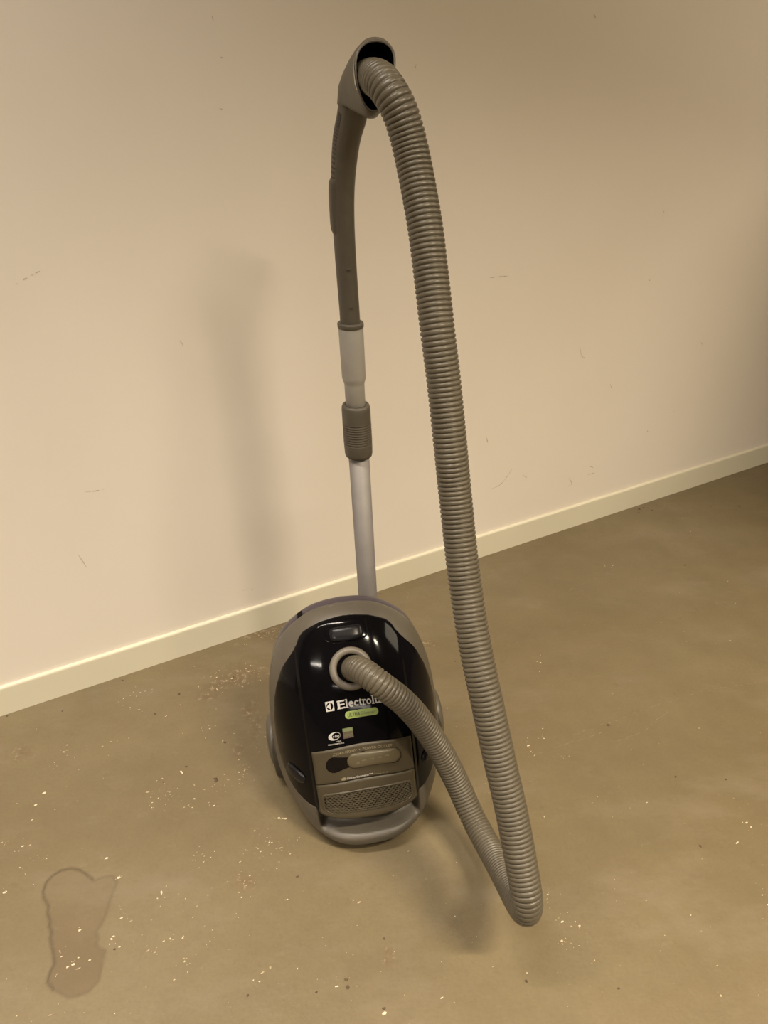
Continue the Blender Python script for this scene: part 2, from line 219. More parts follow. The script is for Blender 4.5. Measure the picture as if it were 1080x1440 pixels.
def build_floor():
    def lines(lo, hi, dl, dh, sl, sh, step, dlo2=None):
        g = list(np.arange(lo, dl, .25)) + list(np.arange(dl, dh, step)) + list(np.arange(dh, hi, .25)) + [hi]
        g += list(np.arange(sl, sh, .003)); return np.array(sorted(set(np.round(g, 4))))
    X = lines(-3, 4.5, -.78, .3, -.56, -.395, .007); Y = lines(-2.4, 4.4, .58, 1.64, .60, .835, .007)
    S = np.array(STAIN); GX, GY = np.meshgrid(X, Y)
    P = np.stack([GX.ravel(), GY.ravel()], 1)
    stain = np.zeros(len(P)); rim = np.zeros(len(P)); worn = np.zeros(len(P))
    near = np.where((P[:, 0] > -.58) & (P[:, 0] < -.38) & (P[:, 1] > .59) & (P[:, 1] < .85))[0]
    A = S; B = np.roll(S, -1, 0)
    Q = P[near]; dmin = np.full(len(Q), 9.); ins = np.zeros(len(Q), bool)
    for a, b in zip(A, B):
        ab = b - a; t = np.clip(((Q - a) @ ab) / (ab @ ab), 0, 1); dmin = np.minimum(dmin, np.linalg.norm(Q - a - t[:, None] * ab, axis=1))
        c = ((a[1] > Q[:, 1]) != (b[1] > Q[:, 1])) & (Q[:, 0] < (b[0] - a[0]) * (Q[:, 1] - a[1]) / (b[1] - a[1] + 1e-12) + a[0]); ins ^= c
    sd = np.where(ins, dmin, -dmin)
    low = np.clip((.76 - Q[:, 1]) / .08, 0, 1)
    stain[near] = np.clip(sd / .006 + .3, 0, 1) * (.35 + .60 * low)
    rimw = np.clip(1 - np.abs(sd - .0015) / .004, 0, 1)
    ang = .45 + .55 * (Q[:, 0] < -.47); rim[near] = rimw * ang
    for x, y, a, b in WORN:
        worn = np.maximum(worn, np.exp(-(((P[:, 0] - x) / (a * 1.3)) ** 2 + ((P[:, 1] - y) / (b * 1.3)) ** 2)))
    nx = len(X); F = [(j * nx + i, j * nx + i + 1, (j + 1) * nx + i + 1, (j + 1) * nx + i) for j in range(len(Y) - 1) for i in range(nx - 1)]
    o = mk('floor', [(x, y, 0) for x, y in P], F, floor_material(), smooth=False)
    for nme, arr in (('stain', stain), ('rim', rim), ('worn', worn)):
        a = o.data.attributes.new(nme, 'FLOAT', 'POINT'); a.data.foreach_set('value', arr.astype(np.float32))
    o['kind'] = 'structure'; return o
floor = build_floor()
def pebble(x, y, s, h, ang=0, el=1.0):
    n = random.randint(5, 8); V = []; ca, sa = math.cos(ang), math.sin(ang)
    for i in range(n):
        a = 2 * math.pi * i / n; r = s * random.uniform(.6, 1.15); px, py = r * math.cos(a) * el, r * math.sin(a)
        V.append((x + px * ca - py * sa, y + px * sa + py * ca, .0001))
    V += [(x + (v[0] - x) * .7, y + (v[1] - y) * .7, h) for v in V]
    return V, [(i, (i + 1) % n, n + (i + 1) % n, n + i) for i in range(n)] + [tuple(range(n, 2 * n))]
bl = []; bd = []
for x, y, a, b, n in BRIGHT:
    for k in range(n):
        px, py = random.gauss(x, a * .8), random.gauss(y, b * .8)
        s = .0006 * math.exp(random.gauss(0, .48)) * (1 + .15 * (a < .02)); s = min(s, .0022)
        (bl if random.random() < .45 else bd).append(pebble(px, py, s, .0004, random.uniform(0, 3.14) if random.random() < .5 else .5, random.choice((1, 1.2, 1.8, 2.6))))
for x, y, s in BIG:
    bl.append(pebble(x, y, s, .0006, .4, 1.7))
V, F = join(bl); mk('paint_flecks', V, F, M['fleck'], floor, smooth=False, origin=Vector((0, 0, 0)), kind='stuff')
V, F = join(bd); mk('dull_paint_flecks', V, F, M['fleckd'], floor, smooth=False, origin=Vector((0, 0, 0)), kind='stuff')
V, F = join([pebble(x, y, s * .72, .0010, random.uniform(0, 3), 1.3) for x, y, s in DARK]); mk('dirt_specks', V, F, M['speck'], floor, smooth=False, origin=Vector((0, 0, 0)), kind='stuff')
sc = []
for l in SCR:
    C = cat([(*p, .0003) for p in l], n=14)
    for i in range(len(C) - 1):
        if random.random() < .35: continue
        a, b = Vector(C[i]), Vector(C[i + 1]); d = (b - a).normalized(); nn = Vector((-d.y, d.x, 0)); w = random.uniform(.0004, .0010)
        j = nn * random.uniform(-.002, .002)
        sc.append(([a + j + nn * w, a + j - nn * w, b + j - nn * w * .5, b + j + nn * w * .5], [(0, 1, 2, 3)]))
V, F = join(sc); mk('scratch_marks', V, F, M['scratch'], floor, smooth=False, origin=Vector((0, 0, 0)), kind='stuff')

V, F = wbox(-2.6, 5.2, 0, 2.75, 0, -.12); wall = flipcheck(mk('wall_back', V, F, wall_material(), smooth=False)); wall['kind'] = 'structure'
V, F = join([boxm(-3.2, 4.5, -14, 4.4, 2.75, 2.87)]); ceil = flipcheck(mk('ceiling', V, F, M['board'], smooth=False)); ceil['kind'] = 'structure'
# baseboard with a thin rounded upper edge
prof = [(0, .0), (.0075, 0), (.0075, .063), (.0070, .0658), (.0058, .0674), (0, .068)]
V = []; F = []
SS = [-2.6, 0, 1.2, 2.4, 5.2]
for s in SS: V += [wpt(s, z, o) for o, z in prof]
for k in range(len(SS) - 1):
    for i in range(6): F.append((k * 6 + i, k * 6 + (i + 1) % 6, k * 6 + 6 + (i + 1) % 6, k * 6 + 6 + i))
F += [tuple(range(6)), tuple(range(len(V) - 1, len(V) - 7, -1))]
bb = flipcheck(mk('baseboard_back', V, F, M['board'], smooth=False)); bb['kind'] = 'structure'
for l in WM:                                            # pencil-thin scuffs rubbed on the paint
    C = cat([(s, z, 0) for s, z in l], n=6); V = []; F = []
    n = len(C)
    for i, c in enumerate(C):
        w = (.0003 + .0005 * math.sin(math.pi * (i + .5) / n)) * random.uniform(.6, 1.4)
        d = C[min(i + 1, n - 1)] - C[max(i - 1, 0)]; d /= np.linalg.norm(d) + 1e-9
        V += [wpt(c[0] - d[1] * w, c[1] + d[0] * w, .0004), wpt(c[0] + d[1] * w, c[1] - d[0] * w, .0004)]
        if i and random.random() < .85: F.append((2 * i - 2, 2 * i - 1, 2 * i + 1, 2 * i))
    if F: mk('scuff_mark', V, F, M['scuff'], wall, smooth=False, origin=Vector((0, 0, 0)))

# unseen block added right of the view to shade the corner, dressed as cabinet
shade_blk = bpy.data.objects.new('added_shade_block', None); COL.objects.link(shade_blk); shade_blk.location = wpt(2.9, 0, .33)
shade_blk['label'] = 'added brown block shaped like a cupboard, unseen beyond the right edge, shading the corner'; shade_blk['category'] = 'light blocker'
def cbox(name, s0, s1, z0, z1, o0, o1, m, par):
    V, F = wbox(s0, s1, z0, z1, o0, o1); return flipcheck(mk(name, V, F, m, par, smooth=False, origin=Vector(shade_blk.location)))
cbox('shade_block_body', 2.43, 3.33, 0, 1.15, .02, .72, M['brown'], shade_blk)
for a, b_ in ((2.44, 2.875), (2.885, 3.32)):  # invented doors and handles, only dressing for the added shade block
    dr = cbox('shade_block_door', a, b_, .06, 1.13, .72, .74, M['brown'], shade_blk)
    kx = b_ - .03 if a < 2.6 else a + .03
    cbox('handle', kx - .006, kx + .006, .55, .68, .74, .76, M['metal'], dr)

# ---------------------------------------------------------------- vacuum cleaner body: local frame X right, D depth (front is negative), Z up
YAW = math.radians(8.964); LEAN = math.radians(-3.94); DS = .04; HB = .075; ZC = .19
WT = np.array([(0,0),(.001,.078),(.004,.104),(.012,.120),(.03,.134),(.06,.144),(.09,.148),(.13,.148),(.18,.145),(.23,.139),(.28,.127),(.32,.110),(.345,.090),(.36,.072),(.37,.055),(.377,.03),(.38,0)])
D0 = np.array([(0,.04),(.001,-.07),(.004,-.118),(.012,-.139),(.03,-.148),(.06,-.146),(.1,-.138),(.15,-.127),(.2,-.114),(.26,-.088),(.30,-.064),(.335,-.032),(.36,-.004),(.373,.015),(.378,.028),(.38,.04)])
def pch(T, x):
    X, Y = T[:, 0], T[:, 1]; h = np.diff(X); d = np.diff(Y) / h; m = np.zeros(len(X))
    for i in range(1, len(X) - 1):
        if d[i - 1] * d[i] > 0:
            w1 = 2 * h[i] + h[i - 1]; w2 = h[i] + 2 * h[i - 1]; m[i] = (w1 + w2) / (w1 / d[i - 1] + w2 / d[i])
    m[0], m[-1] = d[0], d[-1]
    x = np.clip(x, X[0], X[-1]); k = np.clip(np.searchsorted(X, x) - 1, 0, len(h) - 1); t = (x - X[k]) / h[k]
    return (1 + 2 * t) * (1 - t) ** 2 * Y[k] + t * (1 - t) ** 2 * h[k] * m[k] + t * t * (3 - 2 * t) * Y[k + 1] + t * t * (t - 1) * h[k] * m[k + 1]
def sst(x, a, b):
    t = np.clip((x - a) / (b - a), 0, 1); return t * t * (3 - 2 * t)
def S0(X, Z):
    w = pch(WT, Z); a = np.clip(np.abs(X) / np.maximum(w, 1e-4), 0, 1)
    return DS + (pch(D0, Z) - DS) * (1 - a ** 2.6) ** (1 / 1.8)
def SH(X, Z):                               # black lid: raised centre, lower shoulders
    return S0(X, Z) + .0032 * sst(np.abs(X), .0815, .0850)
def WW(X, D, Z):
    X2 = X * math.cos(LEAN) + Z * math.sin(LEAN); Z2 = -X * math.sin(LEAN) + Z * math.cos(LEAN)
    return VC_ORIGIN.x + X2 * math.cos(YAW) - D * math.sin(YAW), VC_ORIGIN.y + X2 * math.sin(YAW) + D * math.cos(YAW), Z2 + .0045
def on(X, Z, off=0, S=S0):                  # point on the shell, lifted by off along its normal
    e = .001; X = np.asarray(X, float); Z = np.asarray(Z, float)
    d = S(X, Z); sx = (S(X + e, Z) - S(X - e, Z)) / (2 * e); sz = (S(X, Z + e) - S(X, Z - e)) / (2 * e)
    n = np.sqrt(sx ** 2 + 1 + sz ** 2)
    return WW(X + off * sx / n, d - off / n, Z + off * sz / n)
def pts(t): return [tuple(map(float, p)) for p in zip(*[np.ravel(np.broadcast_to(q, np.shape(t[0]))) for q in t])]
zz = np.concatenate([[0, .0005, .001, .002, .003, .004, .006, .008, .01, .012, .015, .02, .025], np.linspace(.03, .36, 60), np.linspace(.36, .38, 40)])
ww = pch(WT, zz); th0 = np.arctan2(zz - ZC, ww); R0 = np.hypot(zz - ZC, ww)
SB = np.array([(0,.3743),(.02,.373),(.04,.3692),(.055,.363),(.068,.356),(.0765,.348),(.081,.3405),(.088,.332),(.098,.3195),(.1095,.302),(.119,.279),(.1275,.252),(.1335,.221),(.137,.19),(.138,.165),(.137,.143),(.133,.123),(.1275,.109),(.12,.0985),(.11,.092),(.1,.0888),(.09,.088),(.078,.088),(.03,.088),(0,.088)])
thb = np.arctan2(SB[:, 1] - ZC, SB[:, 0]); Rb0 = np.hypot(SB[:, 1] - ZC, SB[:, 0])
NT = 720; TH = np.linspace(-math.pi, math.pi, NT, endpoint=False)
TT = np.arctan2(np.sin(TH), np.abs(np.cos(TH)))
RO = np.interp(TT, th0, R0); RB = np.interp(TT, thb[::-1], Rb0[::-1])
for _ in range(2): RB = (np.roll(RB, 1) + 2 * RB + np.roll(RB, -1)) / 4
def polar(r): return r * np.cos(TH), ZC + r * np.sin(TH)
def rings(name, L, m, parent, close_centre=False, **k):
    V = []; F = []
    for t in L: V += pts(t)
    for i in range(len(L) - 1):
        for j in range(NT):
            q = (j + 1) % NT; F.append((i * NT + j, (i + 1) * NT + j, (i + 1) * NT + q, i * NT + q))
    if close_centre: F.append(tuple(range(NT)))
    return mk(name, V, F, m, parent, **k)

vac = bpy.data.objects.new('vacuum_cleaner', None); COL.objects.link(vac); vac.location = VC_ORIGIN; vac.empty_display_size = .1
vac['label'] = 'black and grey canister vacuum cleaner standing on end with looped hose and tube'; vac['category'] = 'vacuum cleaner'

def BU(Z): return 1 - .50 * sst(np.asarray(Z), .22, .37)
def BK(Z): return 1 - .72 * sst(np.asarray(Z), .22, .37)
# grey frame all round the lid, with the hollow below the rear panel
def FR(X, Z):
    rec = .034 * sst(Z, .036, .052) * (1 - sst(np.abs(X), .074, .086)) * (Z < .2)
    return S0(X, Z) + rec
rin = RB - .004
L = []
inner = RB * .90
for f in np.linspace(0, 1, 8): 
    X, Z = polar(inner + (rin - inner) * f); L.append(WW(X, FR(X, Z) + .006 * (1 - f) , Z))
sA = np.arcsin(np.clip(rin / RO, 0, .9999))
for f in np.linspace(0, 1, 44)[1:]:
    r = RO * np.sin(sA + (math.pi / 2 - sA) * f); X, Z = polar(r); L.append(WW(X, FR(X, Z), Z))
ph1 = .16
for f in np.linspace(0, 1, 7)[1:]:
    rho = np.cos(f * ph1 * 3.0) ** .25 if False else 1 - .012 * f ** 2
    X, Z = polar(RO * rho); L.append(WW(X, DS + (.028 * f) * BK(Z) + 0 * X, Z))
# rounded rear edge of the frame
X, Z = polar(RO * .975); L.append(WW(X, DS + .031 * BK(Z), Z)); X, Z = polar(RO * .93); L.append(WW(X, DS + .031 * BK(Z), Z))
frame = rings('bumper_frame', L, M['frame'], vac)

# purple-grey underside shell
L = []
for rho, d in [(.955, .020), (.965, .030), (.968, .040), (.962, .055), (.945, .068), (.91, .077), (.85, .081), (.6, .082), (.2, .082)]:
    X, Z = polar(RO * rho); L.append(WW(X, DS + d * BU(Z), Z))
under = rings('underside', L, M['base'], vac, close_centre=False)
# close the middle
me = under.data
import bmesh
b = bmesh.new(); b.from_mesh(me); ed = [e for e in b.edges if e.is_boundary]; bmesh.ops.holes_fill(b, edges=ed, sides=0); bmesh.ops.recalc_face_normals(b, faces=b.faces); b.to_mesh(me); b.free()

# glossy black lid
L = []
X, Z = polar(RB * .985); L.append(WW(X, SH(X, Z) + .012, Z))
X, Z = polar(RB - .0010); L.append(WW(X, SH(X, Z) + .004, Z))
for dr, off in ((.0008, .0004), (.0016, .0012), (.0030, .0018)):
    X, Z = polar(RB - dr); L.append(on(X, Z, off, SH))
for f in np.linspace(1, 0, 80)[:-1][1:]:
    X, Z = polar((RB - .0030) * f); L.append(on(X, Z, .0018, SH))
lid = rings('lid', L, M['black'], vac, close_centre=True)

# patches laid on the lid or the panel
def shape_pts(kind, hx, hz, n=48):
    out = []
    for i in range(n):
        a = 2 * math.pi * i / n; c, s = math.cos(a), math.sin(a)
        if kind == 'stadium': out.append(((hx - hz) * (1 if c > 1e-9 else -1 if c < -1e-9 else 0) + hz * c, hz * s))
        elif kind == 'ellipse': out.append((hx * c, hz * s))
        else:
            p = kind; out.append((hx * math.copysign(abs(c) ** (2 / p), c), hz * math.copysign(abs(s) ** (2 / p), s)))
    return out
def patch(name, cx, cz, hx, hz, h0, h1, kind, m, parent, MAP, n=48, nr=10, dish=False, rot=0):
    S = shape_pts(kind, hx, hz, n); V = []; F = []
    sk = [(1.0, h0 - .0015)] + [(math.sin(math.pi / 2 * (1 - k / nr)), None) for k in range(nr)]
    for s, o in sk:
        if o is None: o = h0 + h1 * (1 - min(s, 1) ** 4) ** .5
        xs = np.array([cx + (x * math.cos(rot) - z * math.sin(rot)) * s for x, z in S]); zs = np.array([cz + (x * math.sin(rot) + z * math.cos(rot)) * s for x, z in S])
        V += pts(MAP(xs, zs, o))
    k = len(sk)
    for i in range(k - 1):
        for j in range(n): q = (j + 1) % n; F.append((i * n + j, i * n + q, (i + 1) * n + q, (i + 1) * n + j))
    F.append(tuple((k - 1) * n + j for j in range(n)))
    return mk(name, V, F, m, parent)
LIDMAP = lambda x, z, o: on(x, z, o + .0018, SH)
def ARC(x, z, o): return on(x, z - 1.8 * np.asarray(x) ** 2, o + .0018, SH)     # print on the lid follows its crown
latch_well = patch('latch_recess', 0, .3585, .034, .0115, .0002, .0006, 5, M['black'], lid, LIDMAP)
patch('latch', 0, .3560, .0265, .0078, .0010, .0055, 4, M['softblack'], lid, LIDMAP)
for sx in (-1, 1): patch('pedal_button', sx * .1085, .1405, .0135, .0105, .0003, .0050, 2.6, M['softblack'], lid, LIDMAP, rot=sx * .25)

# lettering: built-in typeface, flattened glyphs wrapped on the curved surface
def text(name, body, x0, z0, height, m, parent, MAP, off=.0004, weight=0, align='LEFT', width=None, shear=0):
    cu = bpy.data.curves.new(name, 'FONT'); cu.body = body; cu.size = 1; cu.offset = weight; cu.align_x = align; cu.resolution_u = 3; cu.shear = shear
    tmp = bpy.data.objects.new(name + '_tmp', cu); COL.objects.link(tmp); bpy.context.view_layer.update()
    me = bpy.data.meshes.new_from_object(tmp.evaluated_get(bpy.context.evaluated_depsgraph_get()))
    bpy.data.objects.remove(tmp); bpy.data.curves.remove(cu)
    V = np.array([v.co[:] for v in me.vertices]); F = [tuple(p.vertices) for p in me.polygons]; bpy.data.meshes.remove(me)
    k = height / .70; sx = k
    if width: sx = width / (V[:, 0].max() - V[:, 0].min())
    P = pts(MAP(x0 + V[:, 0] * sx, z0 + V[:, 1] * k, off))
    return mk(name, P, F, m, parent, smooth=False)
def quad(x0, x1, z0, z1, MAP, off=.0004, n=4):
    xs = np.linspace(x0, x1, n); V = pts(MAP(np.concatenate([xs, xs]), np.concatenate([xs * 0 + z0, xs * 0 + z1]), off))
    return V, [(i, i + 1, n + i + 1, n + i) for i in range(n - 1)]
# emblem: pale square with a dark swirl, then the bold wordmark with slab serifs
V, F = quad(-.0475, -.0345, .2700, .2835, ARC); mk('square_emblem', V, F, M['white'], lid, smooth=False)
patch('emblem_circle', -.0410, .27675, .0052, .0054, .0003, .0003, 'ellipse', M['black'], lid, ARC, n=28, nr=8)
V = pts(ARC(np.array([-.0460, -.0396, -.0396, -.0370, -.0370, -.0396]), np.array([.2768, .2815, .2785, .2815, .2720, .2722]), .0009)); mk('emblem_wedge', V, [(0, 5, 2, 1), (2, 5, 4, 3)][:1], M['white'], lid, smooth=False)
# bold serif wordmark: each glyph set to its own width, slab serifs added to the stems; merged as one printed part
UN = .0001287
glyphs = [('E', 318, 408, 90), ('l', 420, 438, 92), ('e', 452, 510, 63), ('c', 516, 570, 63), ('t', 577, 614, 80), ('r', 624, 664, 63), ('o', 668, 728, 63), ('l', 740, 758, 92), ('u', 772, 838, 63), ('x', 846, 910, 63)]
slabs = [(312, 345, 0, 11), (312, 345, 79, 90), (412, 447, 0, 10), (412, 430, 82, 92), (617, 652, 0, 10), (617, 636, 54, 64), (732, 767, 0, 10), (732, 750, 82, 92), (766, 784, 54, 64), (812, 830, 54, 64), (822, 846, 0, 10), (842, 866, 0, 8), (890, 914, 0, 8), (842, 866, 55, 63), (890, 912, 55, 63)]
GV = []
def glyph(ch, a, b_, h):
    cu = bpy.data.curves.new('g', 'FONT'); cu.body = ch; cu.size = 1; cu.offset = .020 if ch not in 'l' else .03; cu.resolution_u = 3
    tmp = bpy.data.objects.new('g', cu); COL.objects.link(tmp); bpy.context.view_layer.update()
    me = bpy.data.meshes.new_from_object(tmp.evaluated_get(bpy.context.evaluated_depsgraph_get())); bpy.data.objects.remove(tmp); bpy.data.curves.remove(cu)
    V = np.array([v.co[:] for v in me.vertices]); F = [tuple(p.vertices) for p in me.polygons]; bpy.data.meshes.remove(me)
    x = (V[:, 0] - V[:, 0].min()) / (V[:, 0].max() - V[:, 0].min()) * (b_ - a) + a; z = (V[:, 1] - V[:, 1].min()) / (V[:, 1].max() - V[:, 1].min()) * h
    return pts(ARC(-.0290 + (x - 318) * UN, .2706 + z * UN, .0004)), F
for g_ in glyphs: GV.append(glyph(*g_))
for a, b_, z0, z1 in slabs: GV.append(quad(-.0290 + (a - 318) * UN, -.0290 + (b_ - 318) * UN, .2706 + z0 * UN, .2706 + z1 * UN, ARC, .0006, 3))
V, F = join(GV); mk('brand_lettering', V, F, M['white'], lid, smooth=False, kind='stuff')
patch('green_badge', .0065, .2600, .0262, .0053, .0002, .0004, 'stadium', M['green'], lid, ARC, nr=12)
text('badge_lettering', 'ULTRA', -.0165, .2577, .0050, M['dkgreen'], lid, ARC, off=.0012, weight=.012, width=.0190, shear=.2)
text('badge_lettering', 'Silencer', .0040, .2577, .0050, M['dullgreen'], lid, ARC, off=.0012, weight=0, width=.0235, shear=.2)
V, F = quad(-.0268, -.0108, .2370, .2425, ARC); mk('small_green_label', V, F, M['dullgreen'], lid, smooth=False)
V, F = quad(-.0268, -.0108, .2275, .2368, ARC); mk('small_brown_label', V, F, M['brown'], lid, smooth=False)
text('label_lettering', 'GREEN', -.0255, .2385, .0026, M['faint'], lid, ARC, off=.0006, width=.013)
text('label_lettering', 'GOLD', -.0255, .2305, .0032, M['dullgreen'], lid, ARC, off=.0006, width=.013)
patch('oval_emblem', -.0405, .2335, .0096, .0058, .0002, .0002, 'ellipse', M['white'], lid, ARC, n=32, nr=8, rot=.15)
patch('oval_emblem_field', -.0378, .2340, .0064, .0046, .0005, .0002, 'ellipse', M['black'], lid, ARC, n=32, nr=8, rot=.15)
text('emblem_lettering', 's-bag', -.0425, .2320, .0040, M['white'], lid, ARC, off=.0012, weight=.015, width=.0095)
text('emblem_lettering', 'LONG', -.0380, .2245, .0018, M['white'], lid, ARC, off=.0005, weight=.01, width=.0070)
text('emblem_lettering', 'PERFORMANCE', -.0520, .2210, .0019, M['white'], lid, ARC, off=.0005, weight=.01, width=.0250)

# rear panel: two halves with a seam, slot with slider, exhaust grille
def PZ(x, z): return z + 2.6 * (.00608 - np.asarray(x) ** 2) * np.clip((np.asarray(z) - .088) / .054, 0, 1)
def PAN(x, z, o): 
    x = np.asarray(x, float); z = np.asarray(z, float)
    return on(x, PZ(x, z), o + .0045, S0)
def panel(name, z0, z1, m, round_bottom=0):
    nx, nz = 41, 16; V = []; F = []
    g = []
    for j in range(nz):
        row = []
        for i in range(nx):
            a = -1 + 2 * i / (nx - 1); x = a * .0785; z = z0 + (z1 - z0) * j / (nz - 1)
            if round_bottom: z = z + round_bottom * (abs(a) ** 5) * (1 - j / (nz - 1))
            row.append((x, z))
        g.append(row)
    front = [p for r in g for p in r]; xs = np.array([p[0] for p in front]); zs = np.array([p[1] for p in front])
    ed = np.minimum(np.minimum((.0785 - np.abs(xs)) / .0025, 1), np.minimum((zs - zs.min()) / .003 + .0, 1))
    V = pts(PAN(xs, zs, -.0012 * (1 - ed) ** 2 + (.0025 * np.exp(-((zs - .091) / .007) ** 2) if round_bottom else 0)))
    for j in range(nz - 1):
        for i in range(nx - 1): F.append((j * nx + i, j * nx + i + 1, (j + 1) * nx + i + 1, (j + 1) * nx + i))
    per = [i for i in range(nx)] + [j * nx + nx - 1 for j in range(1, nz)] + [(nz - 1) * nx + i for i in range(nx - 2, -1, -1)] + [j * nx for j in range(nz - 2, 0, -1)]
    k = len(V); bk = pts(PAN(xs[per], zs[per], -.012 if not round_bottom else -.022)); V += bk; n = len(per)
    for i in range(n): q = (i + 1) % n; F.append((per[i], k + i, k + q, per[q]))
    return mk(name, V, F, m, vac)
up = panel('rear_panel', .1425, .2005, M['bronze'])
lo = panel('filter_cover', .0865, .1417, M['bronze'], round_bottom=.006)
for o in (up, lo): flipcheck(o)
patch('slider_slot', 0, .1755, .0590, .0135, .0002, .0002, 'stadium', M['dark'], up, PAN, nr=14)
sl = patch('power_slider', .0160, .1762, .0420, .0122, .0003, .0050, 'stadium', M['slide'], up, PAN)
text('panel_lettering', 'Z3341-1800W  \u2022  POWER OUTLET', -.0465, .1908, .0040, M['faint'], up, PAN, weight=.008, width=.093)
icons = []
for x, z, w in ((-.010, .1745, .0022), (.0000, .1770, .0030), (.0120, .1775, .0030), (.0240, .1785, .0022), (.0350, .1800, .0028)):
    icons.append(quad(x - w, x + w, z - .0003, z + .0003, PAN, .0056, 3)); icons.append(quad(x + w - .0006, x + w, z - .0015, z + .0012, PAN, .0056, 2))
V, F = join(icons); mk('slider_mark', V, F, M['faint'], up, smooth=False)
patch('filter_emblem', -.0345, .1483, .0042, .0026, .0002, .0001, 'ellipse', M['faint'], up, PAN, n=24, nr=6)
text('panel_lettering', 'FilterSystem\u2122', -.0295, .1463, .0036, M['white'], up, PAN, weight=.012, width=.040)
text('panel_lettering', 'hepa h12', .0125, .1468, .0026, M['faint'], up, PAN, weight=0, width=.022)

# grille: dark well, then a perforated plate with staggered diamond holes
def well():
    n = 30; xs = np.linspace(-.0685, .0685, n); V = pts(PAN(np.concatenate([xs, xs]), np.concatenate([xs * 0 + .0955 + .004 * (np.abs(xs) / .0685) ** 6, xs * 0 + .1262 - .002 * (np.abs(xs) / .0685) ** 8]), .0004))
    return V, [(i, i + 1, n + i + 1, n + i) for i in range(n - 1)]
V, F = well(); mk('grille_well', V, F, M['dark'], lo)
cells = []; cw, chh = .0066, .0032
zz0 = .0965; rows = 10
for r in range(rows):
    z = zz0 + (r + .5) * chh * .92; ox = (cw / 2) * (r % 2)
    for c in range(-11, 12):
        x = c * cw + ox
        if abs(x) > .0665: continue
        if abs(x) > .0600 and r in (0,): continue
        hw, hh = cw * .5, chh * .92 * .5
        O = [(x - hw, z - hh), (x, z - hh), (x + hw, z - hh), (x + hw, z), (x + hw, z + hh), (x, z + hh), (x - hw, z + hh), (x - hw, z)]
        I = [(x - hw * .42, z - hh * .55), (x, z - hh * .78), (x + hw * .42, z - hh * .55), (x + hw * .80, z), (x + hw * .42, z + hh * .55), (x, z + hh * .78), (x - hw * .42, z + hh * .55), (x - hw * .80, z)]
        A = np.array(O + I + I); off = np.array([.0016] * 8 + [.0019] * 8 + [.0006] * 8)
        V = pts(PAN(A[:, 0], A[:, 1], off)); F = []
        for k in range(8): q = (k + 1) % 8; F += [(k, q, 8 + q, 8 + k), (8 + k, 8 + q, 16 + q, 16 + k)]
        cells.append((V, F))
V, F = join(cells); mk('exhaust_grille', V, F, M['bronze'], lo, smooth=False, kind='stuff')
# raised rim round the grille
C = []
for i in range(60):
    a = 2 * math.pi * i / 60; c, s = math.cos(a), math.sin(a)
    C.append(((.0700) * math.copysign(abs(c) ** .28, c), .1110 + .0163 * math.copysign(abs(s) ** .28, s)))
Cx = np.array([p[0] for p in C]); Cz = np.array([p[1] for p in C]); V = []; F = []
for k, (sc_, off) in enumerate(((1.03, -.0002), (1.018, .0012), (1.0, .0022), (.985, .0016), (.975, .0002))):
    V += pts(PAN(Cx * sc_, .1110 + (Cz - .1110) * (1 + (sc_ - 1) * 3), off))
for k in range(4):
    for i in range(60): q = (i + 1) % 60; F.append((k * 60 + i, k * 60 + q, k * 60 + 60 + q, k * 60 + 60 + i))
mk('grille_rim', V, F, M['bronze'], lo)
# dark shadow gap of the carrying hollow is real depth; a thin dark liner closes it
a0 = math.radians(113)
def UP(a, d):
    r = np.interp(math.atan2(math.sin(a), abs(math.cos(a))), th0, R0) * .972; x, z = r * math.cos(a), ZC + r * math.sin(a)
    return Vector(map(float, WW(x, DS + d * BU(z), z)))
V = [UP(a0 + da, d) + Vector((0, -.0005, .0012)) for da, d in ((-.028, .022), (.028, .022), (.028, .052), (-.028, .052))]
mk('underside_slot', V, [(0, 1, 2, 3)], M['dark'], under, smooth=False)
# wheels
def wheel(sx):
    cx, cd, cz = sx * .140, .066, .078
    def ringp(r, x, n=40, dz=0):
        a = np.linspace(0, 2 * math.pi, n, endpoint=False); return pts(WW(sx * x + 0 * a, cd + r * np.cos(a), cz + dz + r * np.sin(a)))
    def lathe(prof, m, name, parent, n=40, dz=0):
        V = []; F = []
        for r, x in prof: V += ringp(r, x, n, dz)
        for i in range(len(prof) - 1):
            for j in range(n): q = (j + 1) % n; F.append((i * n + j, i * n + q, i * n + n + q, i * n + n + j))
        F.append(tuple(range((len(prof) - 1) * n, len(prof) * n))); F.append(tuple(range(n - 1, -1, -1)))
        return flipcheck(mk(name, V, F, m, parent))
    w = lathe([(.054, .118), (.058, .124), (.060, .140), (.059, .150), (.053, .1535), (.03, .1535)], M['tyre'], 'wheel', vac, dz=-.016)
    lathe([(.0450, .140), (.0465, .152), (.0445, .1565), (.0370, .1595), (.0260, .1615), (.0130, .1628), (.003, .1630)], M['frame'], 'hub_cap', w)
for sx in (-1, 1): wheel(sx)
# parking clip that holds the tube behind the underside
def lbox(x0, x1, d0, d1, z0, z1):
    V = []
    for z in (z0, z1):
        for d in (d0, d1):
            for x in (x0, x1): V.append(tuple(map(float, WW(x, d, z))))
    return V, [(0, 2, 3, 1), (4, 5, 7, 6), (0, 1, 5, 4), (2, 6, 7, 3), (0, 4, 6, 2), (1, 3, 7, 5)]

